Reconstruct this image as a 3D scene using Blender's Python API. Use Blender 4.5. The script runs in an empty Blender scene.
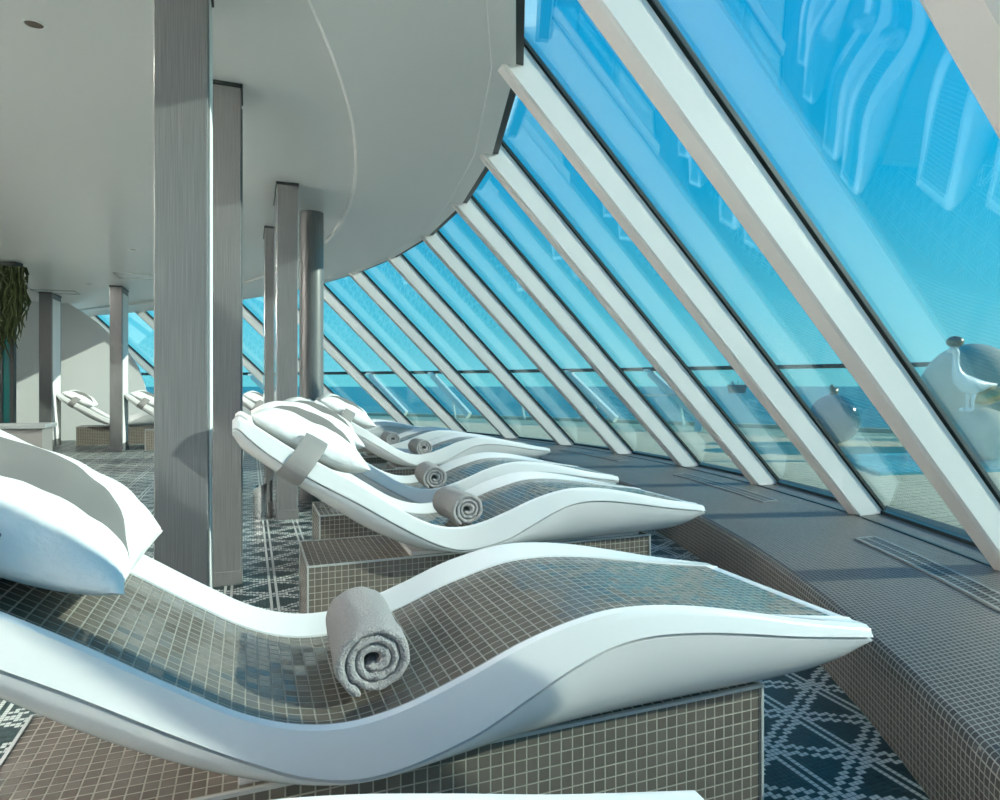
import bpy, bmesh, math, random
from mathutils import Vector, noise as mnoise

sc = bpy.context.scene
C = sc.collection
random.seed(7)
R = math.radians

# ------------------------------------------------------------------ camera
CAM_H = 0.99
CO, SI = 0.934, 0.357           # camera heading relative to the room axes (X = towards the bow)
FPX = 656.0
cam_d = bpy.data.cameras.new('camera')
cam_d.sensor_width = 36.0
cam_d.lens = FPX / 1000 * 36
cam_d.shift_y = -0.014
cam_d.clip_start = 0.03
cam_d.clip_end = 30000
cam = bpy.data.objects.new('camera', cam_d)
cam.location = (0, 0, CAM_H)
cam.rotation_euler = (R(90), 0, -math.atan2(SI, CO))
C.objects.link(cam)
sc.camera = cam

def at(u, v=None, d=None, z=None):
    """photo pixel + depth (or height above the floor) -> a point of the room"""
    if d is None:
        d = (z - CAM_H) * FPX / (386 - v)
    x = (u - 500) / FPX * d
    zz = CAM_H + (386 - v) / FPX * d if v is not None else 0.0
    return Vector((CO * x + SI * d, -SI * x + CO * d, zz))

# ------------------------------------------------------------------ view, sky, sun
sc.view_settings.view_transform = 'Standard'
sc.view_settings.look = 'None'
sc.view_settings.gamma = 1
sc.view_settings.use_curve_mapping = False
sc.view_settings.exposure = 0.80

SUN_EL, SUN_AZ = R(22), R(20)
w = bpy.data.worlds.new('sky')
sc.world = w
w.use_nodes = True
nt = w.node_tree
nt.nodes.clear()
wo = nt.nodes.new('ShaderNodeOutputWorld')
wb = nt.nodes.new('ShaderNodeBackground')
wc = nt.nodes.new('ShaderNodeTexCoord')
ws = nt.nodes.new('ShaderNodeSeparateXYZ')
wr = nt.nodes.new('ShaderNodeValToRGB')
nt.links.new(wc.outputs['Generated'], ws.inputs[0])
nt.links.new(ws.outputs['Z'], wr.inputs[0])
nt.links.new(wr.outputs[0], wb.inputs[0])
nt.links.new(wb.outputs[0], wo.inputs[0])
e = wr.color_ramp.elements
e[0].position = 0.0
e[0].color = (0.20, 0.56, 0.66, 1)
e[1].position = 1.0
e[1].color = (0.0, 0.18, 0.46, 1)
for p, c in ((0.10, (0.09, 0.47, 0.63, 1)), (0.28, (0.004, 0.33, 0.59, 1)), (0.55, (0.0, 0.26, 0.55, 1))):
    n = e.new(p)
    n.color = c
wb.inputs[1].default_value = 0.96

sun_d = bpy.data.lights.new('sun', 'SUN')
sun_d.energy = 3.9
sun_d.angle = R(0.6)
sun_d.color = (1.0, 0.89, 0.77)
sun = bpy.data.objects.new('sun', sun_d)
sdir = Vector((math.cos(SUN_EL) * math.cos(SUN_AZ), -math.cos(SUN_EL) * math.sin(SUN_AZ), math.sin(SUN_EL)))
sun.rotation_euler = (-sdir).to_track_quat('-Z', 'Y').to_euler()
sun.location = sdir * 40
C.objects.link(sun)
LAMP_W = 9.0                    # each ceiling downlight
FILL_COVE_W = 150.0                    # each length of the added wall uplight

# ------------------------------------------------------------------ materials
def new_mat(name):
    m = bpy.data.materials.new(name)
    m.use_nodes = True
    return m, m.node_tree, m.node_tree.nodes['Principled BSDF']

def plain(name, col, rough=0.5, metal=0.0, spec=0.5, bump=0.0, bscale=60.0, var=0.0):
    m, t, b = new_mat(name)
    b.inputs['Base Color'].default_value = (*col, 1)
    b.inputs['Roughness'].default_value = rough
    b.inputs['Metallic'].default_value = metal
    b.inputs['Specular IOR Level'].default_value = spec
    if bump or var:
        tc = t.nodes.new('ShaderNodeTexCoord')
        nz = t.nodes.new('ShaderNodeTexNoise')
        nz.inputs['Scale'].default_value = bscale
        nz.inputs['Detail'].default_value = 4
        t.links.new(tc.outputs['Object'], nz.inputs['Vector'])
        if bump:
            bp = t.nodes.new('ShaderNodeBump')
            bp.inputs['Strength'].default_value = 1.0
            bp.inputs['Distance'].default_value = bump
            t.links.new(nz.outputs['Fac'], bp.inputs['Height'])
            t.links.new(bp.outputs[0], b.inputs['Normal'])
        if var:
            mr = t.nodes.new('ShaderNodeMapRange')
            mr.inputs[3].default_value = 1 - var
            mr.inputs[4].default_value = 1 + var
            t.links.new(nz.outputs['Fac'], mr.inputs[0])
            vm = t.nodes.new('ShaderNodeVectorMath')
            vm.operation = 'SCALE'
            vm.inputs[0].default_value = col
            t.links.new(mr.outputs[0], vm.inputs['Scale'])
            t.links.new(vm.outputs[0], b.inputs['Base Color'])
    return m

def vmath(t, op, a, b=None, val=None):
    n = t.nodes.new('ShaderNodeVectorMath')
    n.operation = op
    t.links.new(a, n.inputs[0])
    if b is not None:
        t.links.new(b, n.inputs[1])
    if val is not None:
        n.inputs[1].default_value = val
    return n.outputs['Value'] if op in ('LENGTH', 'DOT_PRODUCT') else n.outputs[0]

def fmath(t, op, a, b=None, c=None):
    n = t.nodes.new('ShaderNodeMath')
    n.operation = op
    for i, s in enumerate((a, b, c)):
        if s is None:
            continue
        if isinstance(s, (int, float)):
            n.inputs[i].default_value = s
        else:
            t.links.new(s, n.inputs[i])
    return n.outputs[0]

def mix_col(t, fac, a, b):
    n = t.nodes.new('ShaderNodeMix')
    n.data_type = 'RGBA'
    for s, k in ((fac, 0), (a, 6), (b, 7)):
        if isinstance(s, tuple):
            n.inputs[k].default_value = s if len(s) == 4 else (*s, 1)
        elif isinstance(s, (int, float)):
            n.inputs[k].default_value = s
        else:
            t.links.new(s, n.inputs[k])
    return n.outputs[2]

def tiles(name, pitch, col, grout, rough=0.12, g=0.05, tilt=0.05, var=0.25, coord='UV', pattern=None, light=None, depth=0.0012, spec=.5):
    """square glazed mosaic on a grid given in metres"""
    m, t, b = new_mat(name)
    tc = t.nodes.new('ShaderNodeTexCoord')
    sc_ = vmath(t, 'SCALE', tc.outputs[coord])
    sc_.node.inputs['Scale'].default_value = 1.0 / pitch
    flo = vmath(t, 'FLOOR', sc_)
    fr = vmath(t, 'FRACTION', sc_)
    cen = vmath(t, 'SUBTRACT', fr, val=(0.5, 0.5, 0.5))
    ab = vmath(t, 'ABSOLUTE', cen)
    sp = t.nodes.new('ShaderNodeSeparateXYZ')
    t.links.new(ab, sp.inputs[0])
    mx = fmath(t, 'MAXIMUM', sp.outputs[0], sp.outputs[1])
    mr = t.nodes.new('ShaderNodeMapRange')
    mr.interpolation_type = 'SMOOTHSTEP'
    mr.inputs[1].default_value = 0.5 - g - 0.035
    mr.inputs[2].default_value = 0.5 - g + 0.01
    mr.inputs[3].default_value = 1
    mr.inputs[4].default_value = 0
    t.links.new(mx, mr.inputs[0])
    mask = mr.outputs[0]
    wn = t.nodes.new('ShaderNodeTexWhiteNoise')
    wn.noise_dimensions = '2D'
    t.links.new(flo, wn.inputs['Vector'])
    vr = t.nodes.new('ShaderNodeMapRange')
    vr.inputs[3].default_value = 1 - var
    vr.inputs[4].default_value = 1 + var
    t.links.new(wn.outputs['Value'], vr.inputs[0])
    cv = t.nodes.new('ShaderNodeVectorMath')
    cv.operation = 'SCALE'
    cv.inputs[0].default_value = col
    t.links.new(vr.outputs[0], cv.inputs['Scale'])
    tilec = cv.outputs[0]
    if pattern:
        tilec = mix_col(t, pattern(t, flo), tilec, light)
    t.links.new(mix_col(t, mask, grout, tilec), b.inputs['Base Color'])
    b.inputs['Specular IOR Level'].default_value = spec
    rr = fmath(t, 'MULTIPLY_ADD', mask, rough - 0.7, 0.7)
    t.links.new(rr, b.inputs['Roughness'])
    rnd = vmath(t, 'SUBTRACT', wn.outputs['Color'], val=(0.5, 0.5, 0.5))
    dot = vmath(t, 'DOT_PRODUCT', rnd, cen)
    h = fmath(t, 'MULTIPLY', dot, tilt * pitch * 2)
    h2 = fmath(t, 'MULTIPLY_ADD', mask, depth, h)
    bp = t.nodes.new('ShaderNodeBump')
    bp.inputs['Strength'].default_value = 1
    bp.inputs['Distance'].default_value = 1
    t.links.new(h2, bp.inputs['Height'])
    t.links.new(bp.outputs[0], b.inputs['Normal'])
    return m

def lattice(t, flo):
    """white double lines in three directions over the tile grid (one value per tile)"""
    P = 14.0
    res = None
    for (a, b_, off) in ((1.0, 0.0, 0.0), (0.5, 0.866, 0.25), (-0.5, 0.866, 0.75)):
        dt = vmath(t, 'DOT_PRODUCT', flo, val=(a / P, b_ / P, 0))
        f = fmath(t, 'FRACT', fmath(t, 'ADD', dt, 100.0 + off))
        c = fmath(t, 'ABSOLUTE', fmath(t, 'SUBTRACT', f, 0.5))
        lo = fmath(t, 'LESS_THAN', c, 0.124)
        hi = fmath(t, 'GREATER_THAN', c, 0.034)
        line = fmath(t, 'MULTIPLY', lo, hi)
        res = line if res is None else fmath(t, 'MAXIMUM', res, line)
    return res

M = {}
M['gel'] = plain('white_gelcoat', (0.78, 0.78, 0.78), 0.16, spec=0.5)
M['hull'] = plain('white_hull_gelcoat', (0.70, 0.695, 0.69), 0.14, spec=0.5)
M['seat_tile'] = tiles('taupe_seat_mosaic', 0.025, (0.125, 0.112, 0.094), (0.31, 0.295, 0.26), 0.10, 0.045, 0.03, 0.10)
M['base_tile'] = tiles('taupe_base_mosaic', 0.025, (0.145, 0.128, 0.108), (0.40, 0.375, 0.32), 0.25, 0.045, 0.02, 0.12, spec=.3)
M['floor_tile'] = tiles('teal_floor_mosaic', 0.0145, (0.016, 0.040, 0.043), (0.05, 0.075, 0.075), 0.28, 0.05, 0.03, 0.3,
                        coord='Object', pattern=lattice, light=(0.52, 0.55, 0.53), spec=.2)
M['ledge_tile'] = tiles('grey_ledge_mosaic', 0.02, (0.082, 0.078, 0.073), (0.34, 0.325, 0.30), 0.42, 0.07, 0.02, 0.12, spec=.12)
M['trim'] = plain('silver_edge', (0.55, 0.57, 0.56), 0.3, 0.2)
M['plaster'] = plain('ceiling_paint', (0.86, 0.845, 0.825), 0.32, spec=0.45, bump=0.02, bscale=0.8)
M['wall'] = plain('wall_paint', (0.80, 0.80, 0.79), 0.6, bump=0.0006, bscale=40)
M['frame'] = plain('mullion_paint', (0.72, 0.70, 0.68), 0.35)
M['gasket'] = plain('black_gasket', (0.012, 0.018, 0.018), 0.4)
M['steel'] = plain('polished_steel', (0.62, 0.63, 0.64), 0.12, 1.0)
M['grille'] = plain('grille_metal', (0.13, 0.13, 0.13), 0.4, 0.3)
M['grille_edge'] = plain('grille_edge_metal', (0.30, 0.30, 0.29), 0.4, 0.2)
M['bench_top'] = plain('bench_top_laminate', (0.30, 0.32, 0.33), 0.4)
M['dark'] = plain('hollow_shade_black', (0.012, 0.013, 0.014), 0.7)
M['linen'] = plain('white_linen', (0.86, 0.86, 0.85), 0.85, spec=0.2, bump=0.012, bscale=16)
M['grey_fab'] = plain('grey_strap_fabric', (0.25, 0.24, 0.235), 0.55, bump=0.0005, bscale=500)
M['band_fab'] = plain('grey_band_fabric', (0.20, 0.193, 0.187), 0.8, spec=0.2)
M['towel'] = plain('grey_terry', (0.46, 0.445, 0.44), 1.0, spec=0.1, bump=0.010, bscale=260, var=0.35)
M['sea'] = plain('sea_water', (0.0, 0.13, 0.19), 0.25, spec=0.4, bump=0.6, bscale=0.12)
M['deck'] = None
M['pool'] = plain('pool_water', (0.02, 0.40, 0.50), 0.06, bump=0.02, bscale=2.5)
M['white_paint'] = plain('white_marine_paint', (0.82, 0.82, 0.80), 0.35)
M['bronze'] = plain('sculpture_bronze', (0.20, 0.20, 0.16), 0.3, 0.7)
M['stone'] = plain('sculpture_stone', (0.50, 0.46, 0.36), 0.35, var=0.15, bscale=6)
M['blueglaze'] = plain('sculpture_blue_glaze', (0.02, 0.16, 0.22), 0.12)
M['gold'] = plain('sculpture_gold', (0.62, 0.44, 0.20), 0.3, 0.5)
M['moss'] = plain('moss', (0.035, 0.050, 0.014), 0.9, var=0.5, bscale=30)
M['tealglass'] = plain('teal_door_glass', (0.0, 0.10, 0.10), 0.06)
M['ship'] = plain('ship_hull', (0.35, 0.22, 0.22), 0.6)
M['lamp_in'] = plain('lamp_reflector', (0.16, 0.11, 0.08), 0.3, 0.3)

def deck_mat():
    m, t, b = new_mat('teak_deck')
    tc = t.nodes.new('ShaderNodeTexCoord')
    br = t.nodes.new('ShaderNodeTexBrick')
    br.inputs['Scale'].default_value = 1.0
    br.inputs['Color1'].default_value = (0.88, 0.70, 0.44, 1)
    br.inputs['Color2'].default_value = (0.82, 0.65, 0.41, 1)
    br.inputs['Mortar'].default_value = (0.22, 0.20, 0.16, 1)
    br.inputs['Mortar Size'].default_value = 0.006
    br.inputs['Brick Width'].default_value = 1.8
    br.inputs['Row Height'].default_value = 0.12
    t.links.new(tc.outputs['Object'], br.inputs['Vector'])
    t.links.new(br.outputs[0], b.inputs['Base Color'])
    b.inputs['Roughness'].default_value = 0.6
    return m
M['deck'] = deck_mat()

def brushed_mat():
    m, t, b = new_mat('brushed_column_cladding')
    tc = t.nodes.new('ShaderNodeTexCoord')
    mp = t.nodes.new('ShaderNodeMapping')
    mp.inputs['Scale'].default_value = (1, 1, 0.012)
    t.links.new(tc.outputs['Object'], mp.inputs[0])
    nz = t.nodes.new('ShaderNodeTexNoise')
    nz.inputs['Scale'].default_value = 330
    nz.inputs['Detail'].default_value = 3
    t.links.new(mp.outputs[0], nz.inputs['Vector'])
    cr = t.nodes.new('ShaderNodeValToRGB')
    cr.color_ramp.elements[0].position = 0.35
    cr.color_ramp.elements[0].color = (0.15, 0.154, 0.155, 1)
    cr.color_ramp.elements[1].position = 0.68
    cr.color_ramp.elements[1].color = (0.215, 0.217, 0.215, 1)
    t.links.new(nz.outputs['Fac'], cr.inputs[0])
    t.links.new(cr.outputs[0], b.inputs['Base Color'])
    b.inputs['Roughness'].default_value = 0.4
    b.inputs['Metallic'].default_value = 0.25
    return m
M['brushed'] = brushed_mat()

def glass_mat(name, tint, boost=0.0, rough=0.0):
    m = bpy.data.materials.new(name)
    m.use_nodes = True
    t = m.node_tree
    t.nodes.clear()
    o = t.nodes.new('ShaderNodeOutputMaterial')
    mx = t.nodes.new('ShaderNodeMixShader')
    tr = t.nodes.new('ShaderNodeBsdfTransparent')
    tr.inputs[0].default_value = (*tint, 1)
    gl = t.nodes.new('ShaderNodeBsdfGlossy')
    gl.inputs['Roughness'].default_value = rough
    fr = t.nodes.new('ShaderNodeFresnel')
    fr.inputs[0].default_value = 1.5
    geo = t.nodes.new('ShaderNodeNewGeometry')
    # the same reflectance on both faces of the pane
    inv = fmath(t, 'MULTIPLY_ADD', geo.outputs['Backfacing'], 1 / 1.5 - 1.5, 1.5)
    io = fmath(t, 'DIVIDE', 1.0, inv)
    sel = fmath(t, 'MULTIPLY_ADD', geo.outputs['Backfacing'], 0.0, 1.5)
    lw = t.nodes.new('ShaderNodeLayerWeight')
    lw.inputs[0].default_value = 0.5
    p5 = fmath(t, 'POWER', lw.outputs['Facing'], 4.0)
    f = fmath(t, 'MULTIPLY_ADD', p5, 0.9 - boost, 0.045 + boost)
    t.links.new(f, mx.inputs[0])
    t.links.new(tr.outputs[0], mx.inputs[1])
    t.links.new(gl.outputs[0], mx.inputs[2])
    t.links.new(mx.outputs[0], o.inputs[0])
    return m
M['glass'] = glass_mat('window_glass', (0.87, 0.985, 0.975), 0.03)
M['railglass'] = glass_mat('rail_glass', (0.86, 0.97, 0.97))

# ------------------------------------------------------------------ object helpers
def tag(o, label=None, cat=None, group=None, kind=None):
    if label: o['label'] = label
    if cat: o['category'] = cat
    if group: o['group'] = group
    if kind: o['kind'] = kind
    return o

def empty(name, loc=(0, 0, 0), rz=0.0):
    o = bpy.data.objects.new(name, None)
    o.empty_display_size = 0.1
    o.location = loc
    o.rotation_euler = (0, 0, rz)
    C.objects.link(o)
    return o

def box_uv(me):
    uv = me.uv_layers.new(name='UVMap')
    for p in me.polygons:
        n = p.normal
        ax = max(range(3), key=lambda i: abs(n[i]))
        for li in p.loop_indices:
            co = me.vertices[me.loops[li].vertex_index].co
            uv.data[li].uv = ((co.y, co.z) if ax == 0 else (co.x, co.z) if ax == 1 else (co.x, co.y))

def link_mesh(name, verts, faces, mat, parent=None, smooth=None, uvs=None, uvbox=False, loc=None):
    me = bpy.data.meshes.new(name)
    me.from_pydata([tuple(v) for v in verts], [], faces)
    me.update()
    bm = bmesh.new()
    bm.from_mesh(me)
    bmesh.ops.recalc_face_normals(bm, faces=bm.faces)
    bm.to_mesh(me)
    bm.free()
    if uvs is not None:
        l = me.uv_layers.new(name='UVMap')
        for p in me.polygons:
            for li in p.loop_indices:
                l.data[li].uv = uvs[me.loops[li].vertex_index]
    if uvbox:
        box_uv(me)
    me.materials.append(M[mat])
    if smooth:
        for p in me.polygons:
            p.use_smooth = True
        me.set_sharp_from_angle(angle=R(smooth))
    o = bpy.data.objects.new(name, me)
    C.objects.link(o)
    if parent:
        o.parent = parent
    if loc is not None:
        o.location = loc
    return o

class MB:
    """collects boxes, tubes and sweeps into one mesh"""
    def __init__(s):
        s.v, s.f = [], []
    def add(s, vs, fs):
        n = len(s.v)
        s.v += [Vector(v) for v in vs]
        s.f += [tuple(i + n for i in f) for f in fs]
        return s
    def box(s, lo, hi, bevel=0.0):
        bm = bmesh.new()
        bmesh.ops.create_cube(bm, size=1)
        for v in bm.verts:
            v.co = Vector([lo[i] + (v.co[i] + 0.5) * (hi[i] - lo[i]) for i in range(3)])
        if bevel:
            bmesh.ops.bevel(bm, geom=bm.edges[:], offset=bevel, segments=2, profile=0.5, affect='EDGES')
        bm.verts.index_update()
        s.add([v.co.copy() for v in bm.verts], [[v.index for v in f.verts] for f in bm.faces])
        bm.free()
        return s
    def loft(s, rings, caps=True, closed=True):
        n = len(rings[0])
        fs = []
        for i in range(len(rings) - 1):
            for j in range(n if closed else n - 1):
                k = (j + 1) % n
                fs.append((i * n + j, i * n + k, (i + 1) * n + k, (i + 1) * n + j))
        if caps:
            fs.append(tuple(range(n - 1, -1, -1)))
            fs.append(tuple((len(rings) - 1) * n + j for j in range(n)))
        return s.add([p for r in rings for p in r], fs)
    def beam(s, a, b, wdt, dep, up=(0, 0, 1), bevel=0.0):
        """rectangular bar from a to b; width across, depth along up"""
        a, b = Vector(a), Vector(b)
        d = (b - a).normalized()
        side = d.cross(Vector(up)).normalized()
        u = side.cross(d).normalized()
        h, k = wdt / 2, dep / 2
        if bevel:
            c = bevel
            prof = [(-h + c, -k), (h - c, -k), (h, -k + c), (h, k - c), (h - c, k), (-h + c, k), (-h, k - c), (-h, -k + c)]
        else:
            prof = [(-h, -k), (h, -k), (h, k), (-h, k)]
        return s.loft([[p + side * x + u * y for x, y in prof] for p in (a, b)])
    def tube(s, pts, r, seg=10):
        rings = []
        pts = [Vector(p) for p in pts]
        for i, p in enumerate(pts):
            d = (pts[min(i + 1, len(pts) - 1)] - pts[max(i - 1, 0)]).normalized()
            up = Vector((0, 0, 1)) if abs(d.z) < 0.9 else Vector((1, 0, 0))
            a = d.cross(up).normalized()
            b = a.cross(d)
            rr = r[i] if isinstance(r, (list, tuple)) else r
            rings.append([p + (a * math.cos(2 * math.pi * k / seg) + b * math.sin(2 * math.pi * k / seg)) * rr for k in range(seg)])
        return s.loft(rings)
    def ball(s, c, rx, ry=None, rz=None, seg=24, rings=14):
        ry, rz = ry or rx, rz or rx
        rr = []
        for i in range(rings + 1):
            th = math.pi * (0.02 + 0.96 * i / rings)
            rr.append([(c[0] + rx * math.sin(th) * math.cos(2 * math.pi * j / seg), c[1] + ry * math.sin(th) * math.sin(2 * math.pi * j / seg),
                        c[2] - rz * math.cos(th)) for j in range(seg)])
        return s.loft(rr)
    def build(s, name, mat, parent=None, smooth=None, uvbox=False, loc=None):
        return link_mesh(name, s.v, s.f, mat, parent, smooth, uvbox=uvbox, loc=loc)

def lerp_tab(tab, x):
    """smooth (monotone Hermite) interpolation of a table of (x, y)"""
    n = len(tab)
    if x <= tab[0][0]: return tab[0][1]
    if x >= tab[-1][0]: return tab[-1][1]
    sl = [(tab[i + 1][1] - tab[i][1]) / (tab[i + 1][0] - tab[i][0]) for i in range(n - 1)]
    tg = [sl[0]] + [(sl[i - 1] + sl[i]) / 2 for i in range(1, n - 1)] + [sl[-1]]
    for i in range(n - 1):
        x0, x1 = tab[i][0], tab[i + 1][0]
        if x <= x1:
            h = x1 - x0
            t_ = (x - x0) / h
            return ((2 * t_**3 - 3 * t_**2 + 1) * tab[i][1] + (t_**3 - 2 * t_**2 + t_) * h * tg[i]
                    + (-2 * t_**3 + 3 * t_**2) * tab[i + 1][1] + (t_**3 - t_**2) * h * tg[i + 1])

# ------------------------------------------------------------------ the room
FLOOR_Z, LEDGE_Z, CEIL_Z = 0.0, 0.243, 2.463
LEAN = 2.2                                        # how far a mullion leans inwards from foot to top
def foot_x(y):
    t_ = y - 6.0
    return 3.77 - (0.0485 * t_ * t_ if t_ > 0 else 0.0455 * t_ * t_ + 0.00035 * t_**4 * (1 if t_ > -5.4 else 0) + (0 if t_ > -5.4 else 0.00035 * 5.4**4))
def edge_x(y): return foot_x(y) - LEAN            # ceiling edge
YS = [-6.0 + 0.25 * i for i in range(97)]         # -6 .. 18
XL = -4.8                                         # left wall

# floor
link_mesh('floor', [(XL - .1, -6.2, 0), (6, -6.2, 0), (6, 18.2, 0), (XL - .1, 18.2, 0), (XL - .1, -6.2, -.1), (6, -6.2, -.1), (6, 18.2, -.1), (XL - .1, 18.2, -.1)],
          [(0, 1, 2, 3), (7, 6, 5, 4), (0, 4, 5, 1), (1, 5, 6, 2), (2, 6, 7, 3), (3, 7, 4, 0)], 'floor_tile')
tag(bpy.data.objects['floor'], 'dark teal mosaic floor with white lattice pattern', kind='structure')

# ceiling: outer ring by the glass, a shallow curved riser, the inner field, and the slab above
vs, fs = [], []
for y in YS:
    ex = max(edge_x(y), XL + .3)
    st = max(ex - .80, XL + .1)
    vs += [(ex + .08, y, CEIL_Z + .30), (ex + .05, y, CEIL_Z + .004), (ex, y, CEIL_Z), (st + .02, y, CEIL_Z), (st + .004, y, CEIL_Z + .010), (st, y, CEIL_Z + .035), (XL - .1, y, CEIL_Z + .035), (XL - .1, y, CEIL_Z + .3)]
for i in range(len(YS) - 1):
    for j in range(8):
        k = (j + 1) % 8
        fs.append((i * 8 + j, i * 8 + k, (i + 1) * 8 + k, (i + 1) * 8 + j))
fs += [tuple(range(8)), tuple(len(vs) - 8 + j for j in range(8))]
tag(link_mesh('ceiling', vs, fs, 'plaster', smooth=25), 'white curved ceiling with a shallow step', kind='structure')

tag(MB().box((XL - .1, -6.1, 0), (XL, 18.1, CEIL_Z + .035)).build('wall_left', 'wall'), 'white side wall', kind='structure')

tag(MB().box((XL - .1, -6.2, 0), (.2, -6.1, CEIL_Z + .3)).build('wall_back', 'wall'), 'white wall behind the loungers', kind='structure')
# unseen uplight added along the side wall to brighten the ceiling
fill_cove = empty('added_uplight', (XL, .5, 1.85))
tag(fill_cove, 'added fill uplight along the side wall, out of view', kind='structure')
MB().box((0, -5.5, 0), (.22, 5.5, .02)).box((.20, -5.5, .02), (.22, 5.5, .12)).build('trough', 'wall', fill_cove)
for yy in (-4.2, -1.4, 1.4, 4.2):
    ld = bpy.data.lights.new('lamp', 'AREA')
    ld.shape = 'RECTANGLE'; ld.size = .1; ld.size_y = 2.6
    ld.energy = FILL_COVE_W
    ld.color = (1.0, .96, .90)
    lo = bpy.data.objects.new('lamp', ld)
    lo.location = (.11, yy, .06)
    lo.rotation_euler = (R(180), R(-20), 0)
    lo.parent = fill_cove
    C.objects.link(lo)

# end wall: white panel with a big rounded edge, beyond the far loungers
WY = 14.0
edge = []
for u, v in ((56, 297), (64, 301), (72, 305.5), (82.5, 312), (96, 322), (108.6, 333.5), (119, 343), (128, 352), (137.5, 366), (144.4, 384), (148, 404), (151, 425), (152, 452)):
    a = (u - 500) / FPX
    d = WY / (CO - SI * a)
    edge.append((d * (CO * a + SI), CAM_H + (386 - v) / FPX * d))
edge[0] = (edge[0][0], CEIL_Z + .03)
edge[-1] = (edge[-1][0], 0.0)
prof = [(XL, 0.0)] + [edge[-1]] + edge[-2::-1] + [(XL, CEIL_Z + .03)]
MBw = MB().loft([[(x, WY, z) for x, z in prof], [(x, WY + .10, z) for x, z in prof]])
tag(MBw.build('wall_far', 'wall', smooth=30), 'white end wall with a rounded free edge', kind='structure')

# window ledge
NOSE = [(0, 0.0), (0, .19), (.004, .215), (.012, .231), (.024, .24), (.04, LEDGE_Z)]
vs, fs, uv = [], [], []
s_acc = 0
for i, y in enumerate(YS):
    fx = foot_x(y)
    if i: s_acc += math.hypot(.25, fx - foot_x(YS[i - 1]))
    run = 0
    row = [(fx - .95 + a, b) for a, b in NOSE] + [(fx - .95 + .04 + (1.30) * q / 4, LEDGE_Z) for q in range(1, 5)]
    for j, (x, z) in enumerate(row):
        if j: run += math.hypot(x - row[j - 1][0], z - row[j - 1][1])
        vs.append((x, y, z)); uv.append((s_acc, run))
    vs.append((row[-1][0], y, -.05)); uv.append((s_acc, run + .3))
n = len(NOSE) + 5
for i in range(len(YS) - 1):
    for j in range(n - 1):
        fs.append((i * n + j, i * n + j + 1, (i + 1) * n + j + 1, (i + 1) * n + j))
tag(link_mesh('trim_1', vs, fs, 'ledge_tile', smooth=60, uvs=uv), 'grey mosaic ledge running along the slanted windows', kind='structure')

# windows: one bay between two mullions
MY = [1.745, 2.83, 3.957, 5.10, 6.294, 7.50, 8.737]
while MY[-1] < 16.5: MY.append(MY[-1] + 1.2)
lowy = [.615, -.40, -1.52, -2.65, -3.8, -4.95, -6.0]
MY = lowy[::-1] + MY
def mul_pts(y): return Vector((foot_x(y), y, LEDGE_Z)), Vector((foot_x(y) - LEAN, y, CEIL_Z))
NOUT = Vector((.7071, 0, .7071))                 # outward in the plane of the mullion
OFF = 0.170
def window(idx, y0, y1):
    root = empty('window_%d' % idx, (foot_x(y0), y0, LEDGE_Z))
    tag(root, 'slanted floor-to-ceiling window bay with a white mullion', kind='structure')
    org = Vector(root.location)
    f0, t0 = mul_pts(y0)
    f1, t1 = mul_pts(y1)
    along = (t0 - f0).normalized()
    # mullion: box bar with eased edges
    a, b = f0 - along * .14 + NOUT * .075 - org, t0 + along * .05 + NOUT * .075 - org
    up = NOUT
    MB().beam(a, b, .084, .15, up, bevel=.010).build('mullion', 'frame', root, smooth=25)
    g0, g1 = (f0 - along * .12 + NOUT * .158 - org), (t0 + along * .1 + NOUT * .158 - org)
    MB().beam(g0, g1, .105, .018, up).build('gasket', 'gasket', root)
    # pane
    q = []
    for thick in (0.0, .012):
        for p in (f0 - along * .2, f1 - along * .2, t1 + along * .12, t0 + along * .12):
            q.append(p + NOUT * (OFF + thick) - org)
    link_mesh('pane', q, [(0, 1, 2, 3), (7, 6, 5, 4), (0, 4, 5, 1), (1, 5, 6, 2), (2, 6, 7, 3), (3, 7, 4, 0)], 'glass', root)
    # head frame (white) and its dark seal
    h0, h1 = t0 - org, t1 - org
    MB().beam(h0 + Vector((.022, 0, .027)), h1 + Vector((.022, 0, .027)), .115, .06, (0, 0, 1), .004).build('head_frame', 'white_paint', root, smooth=25)
    MB().beam(h0 + Vector((.10, 0, .035)), h1 + Vector((.10, 0, .035)), .04, .06, (0, 0, 1)).build('head_seal', 'gasket', root)
    s0, s1 = f0 - org, f1 - org
    MB().beam(s0 + Vector((.215, 0, .008)), s1 + Vector((.215, 0, .008)), .05, .022, (0, 0, 1)).build('sill_frame', 'gasket', root)
    MB().beam(s0 + Vector((.01, 0, .002)), s1 + Vector((.01, 0, .002)), .014, .006, (0, 0, 1)).build('sill_joint', 'gasket', root)
for i in range(len(MY) - 1):
    window(i + 1, MY[i], MY[i + 1])

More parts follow.
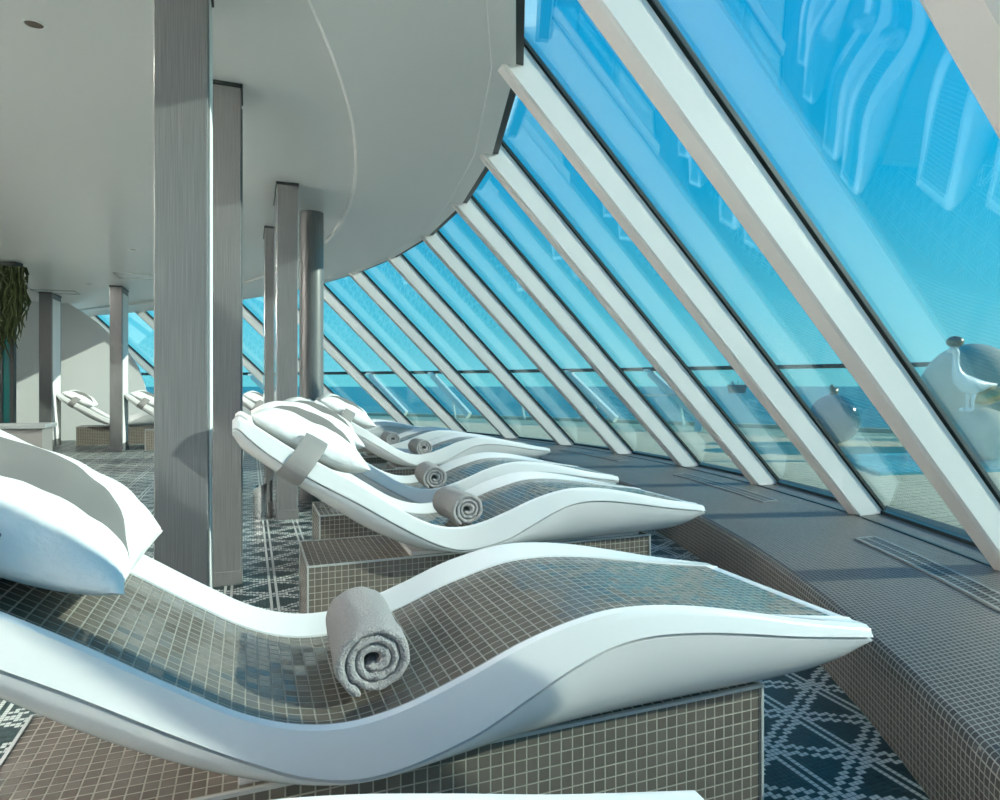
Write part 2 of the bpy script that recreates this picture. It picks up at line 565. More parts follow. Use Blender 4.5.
# ledge grilles
def grille(y0, y1, label):
    root = empty('vent_grille', ((foot_x((y0 + y1) / 2) - .29), (y0 + y1) / 2, LEDGE_Z))
    tag(root, label, 'vent', 'floor vents in the window ledge')
    org = Vector(root.location)
    n_ = 60
    pa = []
    for i in range(n_ + 1):
        y = y0 + (y1 - y0) * i / n_
        pa.append(Vector((foot_x(y) - .29, y, LEDGE_Z)) - org)
    bed = MB(); fr = MB(); sl = MB()
    def strip(mb, o0, o1, z0, z1):
        mb.loft([[p + Vector((o0, 0, z0)), p + Vector((o1, 0, z0)), p + Vector((o1, 0, z1)), p + Vector((o0, 0, z1))] for p in pa])
    strip(bed, -.055, .055, .001, .003)  # black plate on the ledge, painting the shade of a hollow under the bars
    strip(fr, -.065, -.053, .001, .008); strip(fr, .053, .065, .001, .008)
    for p in (pa[0], pa[-1]):
        fr.box((p.x - .065, p.y - .006, .001), (p.x + .065, p.y + .006, .008))
    strip(fr, -.004, .004, .003, .007)
    for i in range(1, n_):
        sl.box((pa[i].x - .054, pa[i].y - .0045, .003), (pa[i].x + .054, pa[i].y + .0045, .0068))
    bed.build('shade_bed', 'dark', root)
    fr.build('grille_frame', 'grille_edge', root)
    sl.build('bars', 'grille', root)
grille(1.05, 2.36, 'long metal vent grille in the ledge nearest the camera')
grille(3.33, 4.63, 'second metal vent grille along the window ledge')
grille(5.65, 6.90, 'third metal vent grille, far along the window ledge')

# ------------------------------------------------------------------ loungers
BASE_H = 0.31
RIM = [(-.262, .560), (-.245, .572), (-.22, .562), (-.14, .508), (-.06, .453), (.02, .406), (.165, .319), (.31, .224), (.41, .163), (.49, .132), (.57, .121), (.65, .130),
       (.785, .172), (.882, .209), (.98, .235), (1.06, .247), (1.147, .246), (1.265, .231), (1.40, .203), (1.53, .173), (1.745, .131)]
SLAB = [(-.262, .03), (-.2, .06), (0, .072), (.3, .066), (.42, .064), (.5, .075), (.6, .090), (.7, .100), (.8, .106), (.88, .100), (.98, .080), (1.06, .066), (1.15, .055), (1.27, .048), (1.53, .034), (1.745, .023)]
BOT = [(-.262, .50), (-.24, .462), (-.2, .425), (-.13, .372), (-.04, .308), (.094, .212), (.2, .14), (.3, .085), (.368, .055), (.45, .028), (.55, .014), (.7, .010), (.95, .010), (1.15, .011), (1.4, .014),
       (1.52, .017), (1.62, .026), (1.69, .044), (1.745, .082)]
X0, X1 = RIM[0][0], RIM[-1][0]
HW = 0.30
TILE_W = 0.232
def rim_z(x): return lerp_tab(RIM, x)
def dish(x): return .042 * max(.05, min(1, (X1 - x) / .8, .3 + (x - X0) / .15))
def seat_z(x): return rim_z(x) - dish(x)
XS = [X0 + (X1 - X0) * i / 90 for i in range(91)]
XS = sorted(set(XS + [X0 + .006, X0 + .012, X0 + .028, X1 - .006]))

def hull_pt(q, zt, zb):
    """flared hull side from the groove (q 0) to the bottom edge (q 1)"""
    a = q * math.pi / 2
    yb = .182
    return (yb + (HW - .003 - yb) * max(0.0, math.cos(a)) ** .86, zt + (zb - zt) * math.sin(a) ** .92)

def make_lounger():
    root = empty('tiled_lounger')
    # rim slab
    rings = []
    for x in XS:
        z, h = rim_z(x), lerp_tab(SLAB, x)
        e_ = min((x - X0) / .05, (X1 - x) / .044, 1.0)
        rec = 1.0 if e_ >= .95 else .8
        sq = 1 - .03 * max(0, 1 - (x - X0) / .03) ** 2
        hw = HW * sq
        dp = dish(x)
        half = [(TILE_W, -dp - .012 if e_ >= .95 else -dp * .7), (TILE_W + .003, -dp + .004), (TILE_W + .010, -dp * .80), (hw - .030, -dp * .10), (hw - .019, 0), (hw - .011, -min(.006, .2 * h)), (hw - .007, -.35 * h), (hw - .004, -.70 * h), (hw - .001, -.90 * h), (hw, -h)]
        ring = [(x, y_, z + zz) for y_, zz in half]
        ring = ring + [(x, -y_, z + zz) for y_, zz in reversed(half)]
        rings.append(ring)
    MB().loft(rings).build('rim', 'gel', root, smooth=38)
    # hull
    rings = []
    for x in XS:
        zt = rim_z(x) - lerp_tab(SLAB, x) - .004
        zb = min(lerp_tab(BOT, x), zt - .002)
        half = [(HW - .012, zt + .012), (HW - .012, zt), (HW - .003, zt - .003)]
        for q in range(1, 11):
            a = q / 10 * math.pi / 2
            half.append(hull_pt(q / 10, zt - .003, zb))
        rings.append([(x, y_, zz) for y_, zz in half] + [(x, -y_, zz) for y_, zz in reversed(half)])
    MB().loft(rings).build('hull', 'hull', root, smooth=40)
    # mosaic seat
    vs, fs, uv = [], [], []
    xs = [x for x in XS if X0 + .045 < x < X1 - .043]
    acc = 0
    ny = 6
    for i, x in enumerate(xs):
        if i: acc += math.hypot(x - xs[i - 1], seat_z(x) - seat_z(xs[i - 1]))
        for j in range(ny + 1):
            y_ = -TILE_W + 2 * TILE_W * j / ny
            vs.append((x, y_, seat_z(x))); uv.append((acc, y_ + TILE_W))
    nn = ny + 1
    for i in range(len(xs) - 1):
        for j in range(ny):
            fs.append((i * nn + j, (i + 1) * nn + j, (i + 1) * nn + j + 1, i * nn + j + 1))
    link_mesh('mosaic_seat', vs, fs, 'seat_tile', root, smooth=60, uvs=uv)
    # base block with silver edges, white plinth
    MB().box((0, -.211, -BASE_H), (1.506, .211, 0), .002).build('base', 'base_tile', root, uvbox=True)
    tr = MB()
    for y_ in (-.211, .211):
        tr.beam((-.003, y_, .000), (1.509, y_, .000), .007, .007)
    for x in (0, 1.506):
        tr.beam((x, -.211, .000), (x, .211, .000), .007, .007)
        for y_ in (-.211, .211):
            tr.beam((x, y_, -BASE_H + .001), (x, y_, .003), .006, .006, (1, 0, 0))
    tr.build('edge_trim', 'trim', root)
    MB().box((.40, -.192, .0), (1.46, .192, .016), .003).build('plinth', 'hull', root)
    # strap round the head end
    def strap_ring(x, off):
        """points of the band round the hull, square to the sloping back, lifted off the shell by off"""
        out = []
        def put(f):
            xx = x
            for _ in range(4):
                a_, b_ = f(xx)
                xx = x + (b_ - rim_z(xx)) * .55
            return xx, a_, b_
        fs_ = [lambda q: (-.210, rim_z(q) + .080), lambda q: (-.236, rim_z(q) + .070), lambda q: (-.262, rim_z(q) + .042), lambda q: (-HW + .025, rim_z(q) + .010),
               lambda q: (-HW + .004, rim_z(q) - .3 * lerp_tab(SLAB, q)), lambda q: (-HW - .001, rim_z(q) - lerp_tab(SLAB, q))]
        for k in range(1, 9):
            fs_.append(lambda q, k=k: (lambda p: (-p[0], p[1]))(hull_pt(k / 8, rim_z(q) - lerp_tab(SLAB, q) - .007, lerp_tab(BOT, q))))
        right = [(lambda q, f=f: (lambda p: (-p[0], p[1]))(f(q))) for f in reversed(fs_[3:])]
        pts = [put(f) for f in fs_ + right]
        z_end = rim_z(x)
        pts += [(x, HW - .05, z_end + .012), (x, HW - .075, z_end + .006)]
        for i, (xx, a, b) in enumerate(pts):
            p0, p1 = pts[max(i - 1, 0)], pts[min(i + 1, len(pts) - 1)]
            tx, tz = p1[1] - p0[1], p1[2] - p0[2]
            l = math.hypot(tx, tz) or 1
            out.append((xx, a + tz / l * off, b - tx / l * off))
        return out
    rows = [strap_ring(-.050, .005), strap_ring(-.030, .007), strap_ring(.008, .007), strap_ring(.028, .005)]
    rows2 = [strap_ring(-.050, .001), strap_ring(.028, .001)]
    allr = rows + rows2[::-1]
    n_ = len(allr[0])
    # ring sections along the strap
    secs = [[r[i] for r in allr] for i in range(n_)]
    MB().loft(secs).build('strap', 'grey_fab', root, smooth=50)
    return root

def copy_tree(o, parent=None):
    c = o.copy()
    C.objects.link(c)
    if parent: c.parent = parent
    for ch in list(o.children):
        copy_tree(ch, c)
    return c

SPOTS = [  # x of the base's left end, y of the centre line, label
    (-1.18, .457, 'white lounger at the bottom edge of the picture, only its rim showing'),
    (-.4175, 1.391, 'large white lounger with brown mosaic seat in front, grey towel on it'),
    (.206, 2.770, 'white lounger with grey strap, directly behind the large front lounger'),
    (.345, 3.750, 'third white lounger back, half hidden behind the strapped one'),
    (.720, 5.510, 'fourth white lounger back, near the round column and the windows'),
    (.660, 6.490, 'fifth white lounger back, its seat reflecting blue, farthest with a towel'),
    (.42, 8.25, 'white lounger behind the round column, mostly hidden'),
    (.13, 9.25, 'white lounger head seen in the gap between the two column groups'),
    (-1.505, 11.65, 'distant white lounger seen between the thin column and the big near column'),
    (-2.690, 12.91, 'distant white lounger against the white rounded end wall'),
]
proto = make_lounger()
loungers = []
for i, (x, y, lab) in enumerate(SPOTS):
    o = proto if i == 0 else copy_tree(proto)
    o.location = (x, y, BASE_H)
    tag(o, lab, 'lounger', 'tiled heated loungers facing the windows')
    loungers.append(o)

# ------------------------------------------------------------------ pillows
def make_pillow():
    root = empty('pillow')
    LP, LQ, T = .245, .222, .115
    N = 40
    def top(p, q):           # p along the slope, q across; -1..1
        ep = max(0.0, 1 - abs(p) ** 3.2) ** .55
        eq = max(0.0, 1 - abs(q) ** 3.2) ** .55
        h = T * ep * eq
        lobe = 1.0 + .22 * max(0, min(1, (q + .05) / .5)) - .10 * max(0, min(1, (-q) / .6))
        val = .62 * math.exp(-((q + .10) / .17) ** 2) * (1 - .25 * p * p)
        return h * lobe * (1 - val)
    def pos(p, q, up):
        ap = LP * p * (1 - .05 * (1 - q * q) * abs(p) ** 3)
        aq = LQ * q * (1 - .05 * (1 - p * p) * abs(q) ** 3)
        n_ = mnoise.noise(Vector((p * 2.2, q * 2.2, 3.1 if up else 8.2))) * .010 + mnoise.noise(Vector((p * 6, q * 5, 1.7))) * .004
        ed = max(0, 1 - abs(p) ** 4) * max(0, 1 - abs(q) ** 4)
        seam = .035 + .012 * (p * q) ** 2 + .03 * max(0, p) ** 2 * max(0, q) ** 2 + .02 * max(0, p) ** 2 * max(0, -q) ** 2
        z = (seam + top(p, q) * .92 + n_ * ed) if up else seam - .05 * (max(0, 1 - abs(p) ** 2.5) * max(0, 1 - abs(q) ** 2.5)) ** .6
        return Vector((ap, aq, z))
    vs, fs = [], []
    idx = {}
    def g(i): 
        t_ = -1 + 2 * i / N
        return math.sin(t_ * math.pi / 2) * .35 + t_ * .65
    for up in (1, 0):
        for i in range(N + 1):
            for j in range(N + 1):
                if not up and (i in (0, N) or j in (0, N)):
                    idx[(up, i, j)] = idx[(1, i, j)]
                    continue
                idx[(up, i, j)] = len(vs)
                vs.append(pos(g(i), g(j), up))
    for up in (1, 0):
        for i in range(N):
            for j in range(N):
                f = (idx[(up, i, j)], idx[(up, i + 1, j)], idx[(up, i + 1, j + 1)], idx[(up, i, j + 1)])
                fs.append(f if up else f[::-1])
    link_mesh('cover', vs, fs, 'linen', root, smooth=80)
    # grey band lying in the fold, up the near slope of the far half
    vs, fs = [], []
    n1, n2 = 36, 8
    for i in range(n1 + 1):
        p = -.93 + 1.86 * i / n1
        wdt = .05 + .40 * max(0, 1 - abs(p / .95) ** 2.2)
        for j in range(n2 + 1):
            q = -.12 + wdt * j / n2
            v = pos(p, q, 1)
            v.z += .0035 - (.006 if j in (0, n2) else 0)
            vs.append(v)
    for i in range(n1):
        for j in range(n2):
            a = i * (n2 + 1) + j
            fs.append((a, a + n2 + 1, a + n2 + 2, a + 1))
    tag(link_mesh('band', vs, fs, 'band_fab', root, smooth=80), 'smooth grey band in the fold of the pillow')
    return root

PIL_X = -.01
PIL = [(1, 'big white pillow with grey band at the left edge, on the front lounger'),
       (2, 'white pillow with grey band on the strapped lounger behind the front one'),
       (3, 'white pillow on the third lounger back, behind the banded pillow'),
       (4, 'small white pillow beside a grey strap, in front of the round column windows'),
       (5, 'white pillow on the fifth lounger back, nearly hidden by the pillow in front'),
       (7, 'white pillow seen in the gap between the two column groups'),
       (8, 'small white pillow on the distant lounger right of the thin column'),
       (9, 'small white pillow on the distant lounger before the rounded end wall')]
slope = math.atan2(rim_z(.15) - rim_z(-.15), .30)
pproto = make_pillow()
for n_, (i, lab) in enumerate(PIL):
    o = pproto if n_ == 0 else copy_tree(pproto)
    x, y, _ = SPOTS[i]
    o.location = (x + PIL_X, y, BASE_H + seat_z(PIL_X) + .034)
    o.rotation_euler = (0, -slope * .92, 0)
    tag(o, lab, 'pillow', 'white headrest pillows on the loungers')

# ------------------------------------------------------------------ rolled towels
def make_towel():
    Rr, L, turns, th = .076, .275, 3.1, .0185
    n_ = 150
    path = []
    for i in range(n_ + 1):
        t_ = i / n_
        ang = -2 * math.pi * turns * t_ - 2.0
        r = Rr - th / 2 - (Rr - th * .9) * t_ * .92
        path.append((r, ang))
    def outline(shrink):
        out, inn = [], []
        for i, (r, a) in enumerate(path):
            h = th * .492 * shrink * (1 if 0 < i < n_ else .35)
            wob = .0012 * mnoise.noise(Vector((r * 60, math.cos(a) * 3, math.sin(a) * 3)))
            for lst, rr in ((out, r + h + wob), (inn, r - h + wob)):
                lst.append((rr * math.cos(a) * 1.03, rr * math.sin(a) * .95))
        return out, inn
    rings = []
    stn = [(-L / 2, .45), (-L / 2 + .003, .75), (-L / 2 + .008, .93), (-L / 2 + .016, 1)] + [(-L / 2 + .016 + (L - .032) * k / 12, 1) for k in range(1, 12)] + [(L / 2 - .016, 1), (L / 2 - .008, .93), (L / 2 - .003, .75), (L / 2, .45)]
    for y_, s_ in stn:
        o_, i_ = outline(s_)
        loop = o_ + i_[::-1]
        rr = []
        for k, (x, z) in enumerate(loop):
            nz = mnoise.noise(Vector((x * 45, y_ * 14, z * 45))) * .0035
            l = math.hypot(x, z) or 1
            sk = .010 * (1 - (l / Rr)) if abs(y_) > L / 2 - .02 else 0
            rr.append((x + x / l * nz, y_ + (-sk if y_ > 0 else sk) + mnoise.noise(Vector((x * 60, z * 60, 0))) * .003, z + z / l * nz))
        rings.append(rr)
    mb = MB()
    mb.loft(rings, caps=False)
    n2 = n_ + 1
    for base_i in (0, (len(rings) - 1) * 2 * n2):
        fs = [(base_i + i, base_i + i + 1, base_i + 2 * n2 - 2 - i, base_i + 2 * n2 - 1 - i) for i in range(n_)]
        mb.f += fs
    return mb.build('rolled_towel', 'towel', smooth=70)
TOW = [(1, 'large grey rolled towel on the front lounger'),
       (2, 'grey rolled towel on the lounger directly behind the front one'),
       (3, 'grey rolled towel on the third lounger back'),
       (4, 'grey rolled towel on the fourth lounger back'),
       (5, 'smallest grey rolled towel, on the fifth lounger back')]
tproto = make_towel()
TX = .645
for n_, (i, lab) in enumerate(TOW):
    o = tproto if n_ == 0 else tproto.copy()
    if n_: C.objects.link(o)
    x, y, _ = SPOTS[i]
    o.location = (x + TX, y - .02 - .005 * n_, BASE_H + seat_z(TX) + .0745)
    o.rotation_euler = (0, R(4 * n_), R((-2, 3, -4, 2, 1)[n_]))
    tag(o, lab, 'towel', 'rolled grey towels on the loungers')

# ------------------------------------------------------------------ columns
def blade(u0, u1, d, depth, label, side='right', panel='wall', top=CEIL_Z + .035):
    """rectangular column with brushed cladding and a framed panel on one long side; lower-left corner from the photo"""
    p0, p1 = at(u0, d=d), at(u1, d=d)
    wdt = (p1.x - p0.x) / 1.0
    y0 = (p0.y + p1.y) / 2
    root = empty('column', (p0.x, y0, 0))
    tag(root, label, 'column', 'grey clad columns', 'thing')
    MB().box((0, 0, 0), (wdt, depth, top), .004).build('cladding', 'brushed', root)
    xx = wdt if side == 'right' else 0
    sg = 1 if side == 'right' else -1
    a, b = sorted((xx, xx + sg * .006))
    MB().box((a, .06, .12), (b, depth - .06, top - .10), .002).build('side_panel', panel, root)
    a, b = sorted((xx, xx + sg * .008))
    MB().box((-.006, -.006, 0), (wdt + .006, depth + .006, .07), .003).build('skirting', 'brushed', root)
    MB().box((-.008, -.008, top - .02), (wdt + .008, depth + .008, top), .003).build('ceiling_collar', 'gasket', root)
    return root
blade(155, 207.5, 2.30, .26, 'big near column with vertical brushed lines, running out of the top')
blade(200, 241, 3.243, .22, 'grey column partly hidden behind the big near column', panel='brushed')
blade(277, 298, 4.86, .62, 'grey column beside the round column, with mirrored left side', 'left', 'steel')
blade(265, 280, 6.20, .5, 'dark column sliver left of the mirrored column', 'left', 'steel')
blade(39.5, 51, 10.5, .57, 'far grey column before the rounded end wall, leftmost, white side panel')
blade(110, 121.5, 9.85, .57, 'thin dark column between the two distant loungers')
rc = at(311.5, d=5.72)
root = empty('round_column', (rc.x, rc.y, 0))
tag(root, 'round grey metal column beside the mirrored column', 'column', kind='thing')
def cyl(r, z0, z1, seg=48):
    return MB().loft([[(r * math.cos(2 * math.pi * k / seg), r * math.sin(2 * math.pi * k / seg), z) for k in range(seg)] for z in (z0, z1)])
cyl(.102, 0, CEIL_Z + .035).build('shaft', 'brushed', root, smooth=40)
cyl(.108, 0, .06).build('skirting', 'brushed', root, smooth=40)
# polished curved steel shell at the mirrored column's foot
g = at(263, d=4.92)
seg = 28
prof_o = [(.07 * math.cos(R(120 + 240 * k / seg)), .07 * math.sin(R(120 + 240 * k / seg))) for k in range(seg + 1)]
prof_i = [(.062 * math.cos(R(120 + 240 * k / seg)), .062 * math.sin(R(120 + 240 * k / seg))) for k in range(seg + 1)][::-1]
lp = prof_o + prof_i
gd = MB().loft([[(a, b, 0.0) for a, b in lp], [(a, b, .26 + .5 * a) for a, b in lp]]).build('steel_shell', 'steel', smooth=40)
gd.location = (g.x, g.y, 0)
tag(gd, 'small curved polished steel shell on the floor by the mirrored column', 'metalwork')

# ------------------------------------------------------------------ ceiling fittings
CZ = CEIL_Z + .035
def downlight(x, y, label, group='round ceiling downlights', lit=True):
    root = empty('downlight', (x, y, CZ))
    tag(root, label, 'ceiling light', group)
    seg = 32
    def ring(r, z): return [(r * math.cos(2 * math.pi * k / seg), r * math.sin(2 * math.pi * k / seg), z) for k in range(seg)]
    MB().loft([ring(.034, -.001), ring(.042, -.001), ring(.042, -.005), ring(.035, -.005), ring(.034, -.001)], caps=False).build('bezel', 'white_paint', root, smooth=40)
    MB().loft([ring(.034, -.0015), ring(.016, -.001), ring(.0005, -.001)], caps=False).build('reflector', 'lamp_in', root, smooth=60)
    ld = bpy.data.lights.new('lamp', 'AREA')
    ld.shape = 'DISK'
    ld.size = .08
    ld.energy = LAMP_W
    ld.color = (1.0, .94, .86)
    lo = bpy.data.objects.new('lamp', ld)
    lo.location = (0, 0, -.012)
    lo.parent = root
    C.objects.link(lo)
p = at(34, 24, z=CZ)
downlight(p.x, p.y, 'round ceiling downlight in the upper left corner')
p = at(4, 266, z=CZ)
downlight(p.x, p.y, 'round ceiling downlight beside the hanging moss')
for i, (x, y) in enumerate(((-3.2, .2), (-2.4, 2.6), (-3.8, 3.6), (-1.8, 5.2), (-3.6, 6.6), (-1.2, 8.2), (-3.4, 9.6), (-2.2, 11.2), (-.9, .4), (-2.6, -2.4), (-4.0, -1.0))):  # extra downlights, added to raise the room's brightness
    downlight(x, y, 'added round fill downlight out over the room')
for (u, v, wx, wy, lab) in ((139, 276, .55, .42, 'square access hatch in the ceiling left of the big column'), (56, 291.5, .6, .4, 'square access hatch in the ceiling above the leftmost far column')):
    p = at(u, v, z=CZ)
    root = empty('ceiling_hatch', (p.x, p.y, CZ))
    tag(root, lab, 'hatch', 'ceiling access hatches')
    fr = MB()
    for a, b in (((-wx / 2, -wy / 2), (wx / 2, -wy / 2 + .02)), ((-wx / 2, wy / 2 - .02), (wx / 2, wy / 2)), ((-wx / 2, -wy / 2), (-wx / 2 + .02, wy / 2)), ((wx / 2 - .02, -wy / 2), (wx / 2, wy / 2))):
        fr.box((a[0], a[1], -.012), (b[0], b[1], -.001))
    fr.build('hatch_frame', 'trim', root)
    MB().box((-wx / 2 + .03, -wy / 2 + .03, -.006), (wx / 2 - .03, wy / 2 - .03, -.001)).build('hatch_panel', 'plaster', root)

# ------------------------------------------------------------------ left side: glass partition with hanging moss, bench
pa, pb = at(-70, d=8.2), at(13, d=8.4)
root = empty('door_1', pa)
root.location.z = 0
tag(root, 'dark teal glass door below the hanging moss', kind='structure')
v = Vector((pb.x - pa.x, pb.y - pa.y, 0))
nrm = Vector((-v.y, v.x, 0)).normalized()
MB().beam((0, 0, 1.2), v + Vector((0, 0, 1.2)), .03, 2.38).build('glass_leaf', 'tealglass', root)
fr = MB()
for k in (0, .5, .86, 1):
    q = v * k
    fr.beam(q + Vector((0, 0, 0)), q + Vector((0, 0, CZ)), .06, .05, (v.x, v.y, 0))
fr.build('door_frame', 'gasket', root)
moss = MB()
pm0, pm1 = at(-70, d=8.0), at(19, d=8.0)
mv = Vector((pm1.x - pm0.x, pm1.y - pm0.y, 0))
ms = empty('hanging_moss', (pm0.x, pm0.y, CZ))
tag(ms, 'dark green moss hanging from the ceiling at the left edge', 'plant')
MB().beam(Vector((0, 0, -.035)), mv + Vector((0, 0, -.035)), .14, .06).build('planter_rail', 'gasket', ms)
for i in range(650):
    k = random.random()
    b = mv * k + Vector((random.uniform(-.09, .09), random.uniform(-.09, .09), -.06))
    ln = random.uniform(.45, 1.05) * (1.0 + .12 * math.sin(k * 19))
    pts = [b]
    ns = 6
    for q in range(1, ns + 1):
        pts.append(b + Vector((random.uniform(-.05, .05), random.uniform(-.05, .05), -ln * q / ns)))
    moss.tube(pts, [random.uniform(.006, .018) for _ in range(ns)] + [.004], 5)
tag(moss.build('moss_strands', 'moss', ms, smooth=80), kind='stuff')
pc = at(45, d=8.0)
bn = empty('bench', (pc.x, pc.y, 0))
tag(bn, 'low pale bench with grey front at the left edge, behind the big pillow', 'bench')
hb = CAM_H + (386 - 424.5) / FPX * 8.0
MB().box((-1.6, 0, hb - .05), (0.0, .55, hb), .008).build('seat', 'bench_top', bn)
MB().box((-1.55, .05, .08), (-.04, .5, hb - .05), .004).build('body', 'grey_fab', bn)
for x in (-1.5, -.06):
    MB().box((x - .02, .06, 0), (x + .02, .48, .08)).build('leg', 'gasket', bn)

# ------------------------------------------------------------------ outside: deck, pool, railing, sea
DK = [(0, -30), (16, -30), (17.5, -10)]
rail_px = [(1500, 9.2), (1250, 10.6), (1000, 12.2), (900, 13.4), (800, 14.6), (700, 16.0), (600, 17.6), (500, 19.4), (420, 20.8), (340, 22.0), (260, 23.0), (180, 23.5), (100, 23.5)]
RP = [at(u, d=d) for u, d in rail_px]
for p in RP: p.z = 0
deck_out = [(p.x + .6, p.y) for p in RP]
deck_in = [(foot_x(y) + .30, y) for y in (18, 16, 14, 12, 10, 8, 6, 4, 2, 0, -2, -4, -6)]
poly = deck_out + [(-6, 26), (-6, 18)] + deck_in + [(-2.2, -30), (14, -30)]
vs = [(x, y, 0.02) for x, y in poly] + [(x, y, -.3) for x, y in poly]
n_ = len(poly)
fs = [tuple(range(n_)), tuple(range(2 * n_ - 1, n_ - 1, -1))] + [(i, (i + 1) % n_, (i + 1) % n_ + n_, i + n_) for i in range(n_)]
dk = link_mesh('deck', vs, fs, 'deck')
tag(dk, 'sunlit tan plank deck outside the windows', kind='structure')
# shallow pool on the deck
pq = [at(u, v, z=.05) for u, v in ((835, 455), (1080, 447), (1110, 466), (880, 473))]
pl = MB().loft([[(p.x, p.y, .021) for p in pq], [(p.x, p.y, .05) for p in pq]]).build('pool', 'pool')
tag(pl, 'shallow blue pool on the deck outside', kind='structure')
# sea
tag(link_mesh('sea', [(-9000, -9000, -14), (16000, -9000, -14), (16000, 16000, -14), (-9000, 16000, -14)], [(0, 1, 2, 3)], 'sea'), 'teal sea out to the horizon', kind='structure')

# railing with a slanted strut at every bay
rl = empty('deck_railing', RP[6])
tag(rl, 'curved deck railing with dark handrail, white slanted struts and glass', 'railing')
o6 = Vector(RP[6])
RZ = 1.42
rail = MB()
rail.loft([[p - o6 + Vector((0, 0, RZ)) + Vector((math.cos(2 * math.pi * k / 10) * .045, 0, math.sin(2 * math.pi * k / 10) * .05)) for k in range(10)] for p in RP])
rail.build('handrail', 'gasket', rl, smooth=50)
gp = MB()
for a, b in zip(RP[:-1], RP[1:]):
    gp.beam(a - o6 + Vector((0, 0, .72)), b - o6 + Vector((0, 0, .72)), .012, 1.3)
gp.build('glass_panels', 'railglass', rl)
kb = MB()
for a, b in zip(RP[:-1], RP[1:]):
    kb.beam(a - o6 + Vector((.05, 0, .05)), b - o6 + Vector((.05, 0, .05)), .25, .12)
kb.build('kerb', 'stone', rl)
L_ = [0]
for a, b in zip(RP[:-1], RP[1:]): L_.append(L_[-1] + (b - a).length)
def along_rail(s_):
    for i in range(len(RP) - 1):
        if s_ <= L_[i + 1]:
            t_ = (s_ - L_[i]) / (L_[i + 1] - L_[i])
            p = RP[i].lerp(RP[i + 1], t_)
            tn = (RP[i + 1] - RP[i]).normalized()
            return p, tn
s_ = 1.0
while s_ < L_[-1] - .5:
    p, tn = along_rail(s_)
    inn = Vector((tn.y, -tn.x, 0))
    if inn.x > 0 and inn.y > -5 and inn.dot(Vector((0, 6, 0)) - p) < 0: inn = -inn
    if inn.dot(Vector((0, 6, 0)) - p) < 0: inn = -inn
    top = p - o6 + Vector((0, 0, RZ - .1))
    footp = p - o6 + inn * .35 - tn * 1.55
    footp.z = .12
    MB().beam(top, footp, .14, .18, (0, 0, 1), .015).build('strut', 'white_paint', rl)
    mid = top.lerp(footp, .55)
    MB().beam(mid, Vector((mid.x, mid.y, .02)) - tn * .12, .05, .05, (1, 0, 0)).build('strut_leg', 'white_paint', rl)
    MB().box((top.x - .16, top.y - .05, top.z + .02), (top.x + .16, top.y + .05, top.z + .10), .01).build('clamp', 'white_paint', rl)
    s_ += 2.35

# windbreak on the deck
a, b = at(628, 430, z=.02), at(704, 431, z=.02)
wbk = empty('windbreak', a)
tag(wbk, 'low glass windbreak screen with white end post on the deck outside', 'screen')
vv = b - a
MB().beam(Vector((0, 0, .40)), vv * .9 + Vector((0, 0, .40)), .02, .70).build('glass_screen', 'railglass', wbk)
MB().beam(Vector((0, 0, .77)), vv * .9 + Vector((0, 0, .77)), .03, .04).build('top_rail', 'trim', wbk)
MB().beam(vv * .92 + Vector((0, 0, 0)), vv * .92 + Vector((0, 0, .62)), .35, .14, (vv.x, vv.y, 0), .01).build('end_post', 'white_paint', wbk)

# sculptures on the deck
def on_deck(u, d):
    p = at(u, d=d); p.z = .02
    return p
p = on_deck(834, 11.0)
s1 = empty('ball_sculpture', p)
tag(s1, 'glossy blue ball sculpture on the deck with small bronze figure on top', 'sculpture')
MB().ball((0, 0, .42), .40, .40, .42, 40, 24).build('ball', 'blueglaze', s1, smooth=80)
fg = MB()
fg.ball((0, 0, .875), .08, .06, .07, 14, 8).ball((-.05, 0, .95), .035, .035, .045, 12, 8).ball((.05, .02, .90), .06, .05, .05, 12, 8)
fg.tube([(-.05, 0, .86), (-.06, 0, .92), (-.05, 0, .96)], [.03, .025, .02])
fg.build('figure', 'bronze', s1, smooth=80)

p = on_deck(972, 9.9)
s2 = empty('egg_sculpture', p)
tag(s2, 'huge rounded beige egg sculpture on the deck at the right edge', 'sculpture')
MB().ball((0, 0, .80), .70, .70, .81, 48, 28).build('egg', 'stone', s2, smooth=80)
MB().loft([[((.30 + .02 * math.cos(2 * math.pi * k / 24)) * 0 + .60 * math.cos(t_) , .60 * math.sin(t_), .02 + .03 * k) for t_ in [2 * math.pi * j / 32 for j in range(32)]] for k in range(2)]).build('foot_ring', 'bronze', s2, smooth=50)
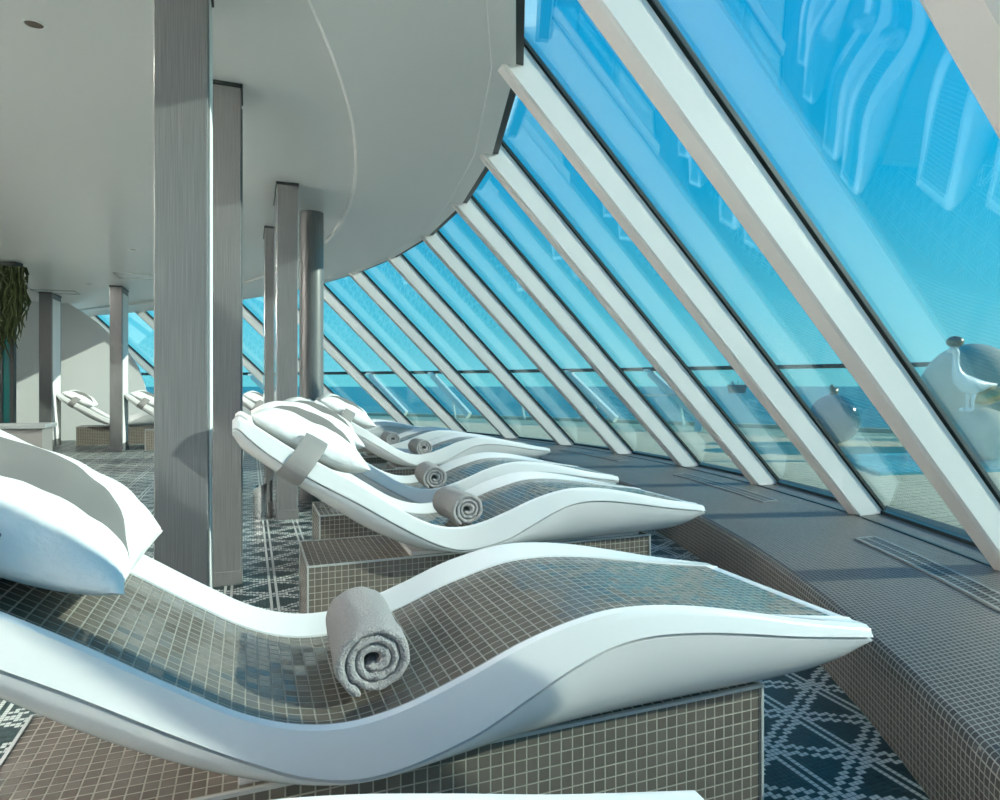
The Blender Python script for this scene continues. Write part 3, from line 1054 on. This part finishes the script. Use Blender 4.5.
# goose: one continuous body, feet, and a ball balanced on its head; faces left
p = on_deck(962, 8.5)
gs = empty('goose_sculpture', p)
tag(gs, 'pale blue goose sculpture balancing a dark ball on its head', 'sculpture')
K = 8.5 / FPX
xr = Vector((CO, -SI, 0))
def gp_(u, v): return xr * ((u - 962) * K) + Vector((0, 0, CAM_H + (386 - v) * K - .02))
spine = [((997, 384.5), .010), ((990, 385), .035), ((982, 386), .075), ((974, 386), .105), ((966, 384), .115), ((960, 379), .095), ((956.5, 372), .060), ((955.5, 364), .042), ((956, 357), .038), ((956, 352), .044), ((954, 349.5), .050), ((951, 350.5), .034), ((947, 352), .014)]
rings = []
seg = 20
P_ = [gp_(*q[0]) for q in spine]
yd = Vector((SI, CO, 0))
for i, ((uv_, r)) in enumerate(spine):
    d_ = (P_[min(i + 1, len(P_) - 1)] - P_[max(i - 1, 0)]).normalized()
    b_ = yd.cross(d_).normalized()
    rings.append([P_[i] + (b_ * math.cos(2 * math.pi * k / seg) + yd * math.sin(2 * math.pi * k / seg) * .85) * r for k in range(seg)])
MB().loft(rings).build('body', 'blueglaze', gs, smooth=80)
gs.children[0].data.materials[0] = M['white_paint']
for sgn in (-1, 1):
    lg = MB()
    o_ = yd * (.05 * sgn)
    lg.tube([gp_(971, 394) + o_, gp_(970, 401) + o_, gp_(970, 409) + o_], [.03, .018, .016])
    lg.tube([gp_(970.5, 409) + o_, gp_(966, 409.5) + o_, gp_(962, 410) + o_], [.016, .03, .02])
    lg.build('leg', 'white_paint', gs, smooth=80)
c_ = gp_(955, 341.8)
MB().ball(c_, .10, .10, .075, 28, 16).build('ball', 'bronze', gs, smooth=80)
c_ = gp_(990, 396)
hp = MB()
hp.ball((0, 0, 0), .22, .14, .10, 28, 16)
ho = hp.build('egg_perch', 'gold', gs, smooth=80)
ho.location = c_
ho.rotation_euler = (0, R(-18), R(-21))
st_h = gp_(970, 410).z
MB().ball((0, 0, 0), .34, .30, st_h / 2 + .02, 36, 20).build('boulder', 'stone', gs, smooth=80).location = gp_(984, 410) * 1.0 - Vector((0, 0, st_h / 2 - .01))

# ship far out at sea
sp = at(737, d=1500.0)
sh = empty('ship', (sp.x, sp.y, -14))
sh.scale = (1.5, 1.5, .85)
sh.rotation_euler = (0, 0, -math.atan2(SI, CO))
tag(sh, 'small reddish cargo ship on the horizon seen through the glass', 'ship')
MB().loft([[(-12, -2, 0), (12, -2, 0), (12, 2, 0), (-12, 2, 0)], [(-14, -2.6, 16), (14, -2.6, 16), (14, 2.6, 16), (-14, 2.6, 16)], [(-14, -2.6, 21), (14, -2.6, 21), (14, 2.6, 21), (-14, 2.6, 21)]]).build('hull', 'ship', sh)
MB().box((-9, -2, 21), (-4, 2, 27)).box((-8, -1.5, 27), (-6, 1.5, 31)).build('bridge', 'white_paint', sh)
MB().box((1, -.4, 21), (1.8, .4, 33)).box((7, -.4, 21), (7.7, .4, 29)).build('mast', 'ship', sh)
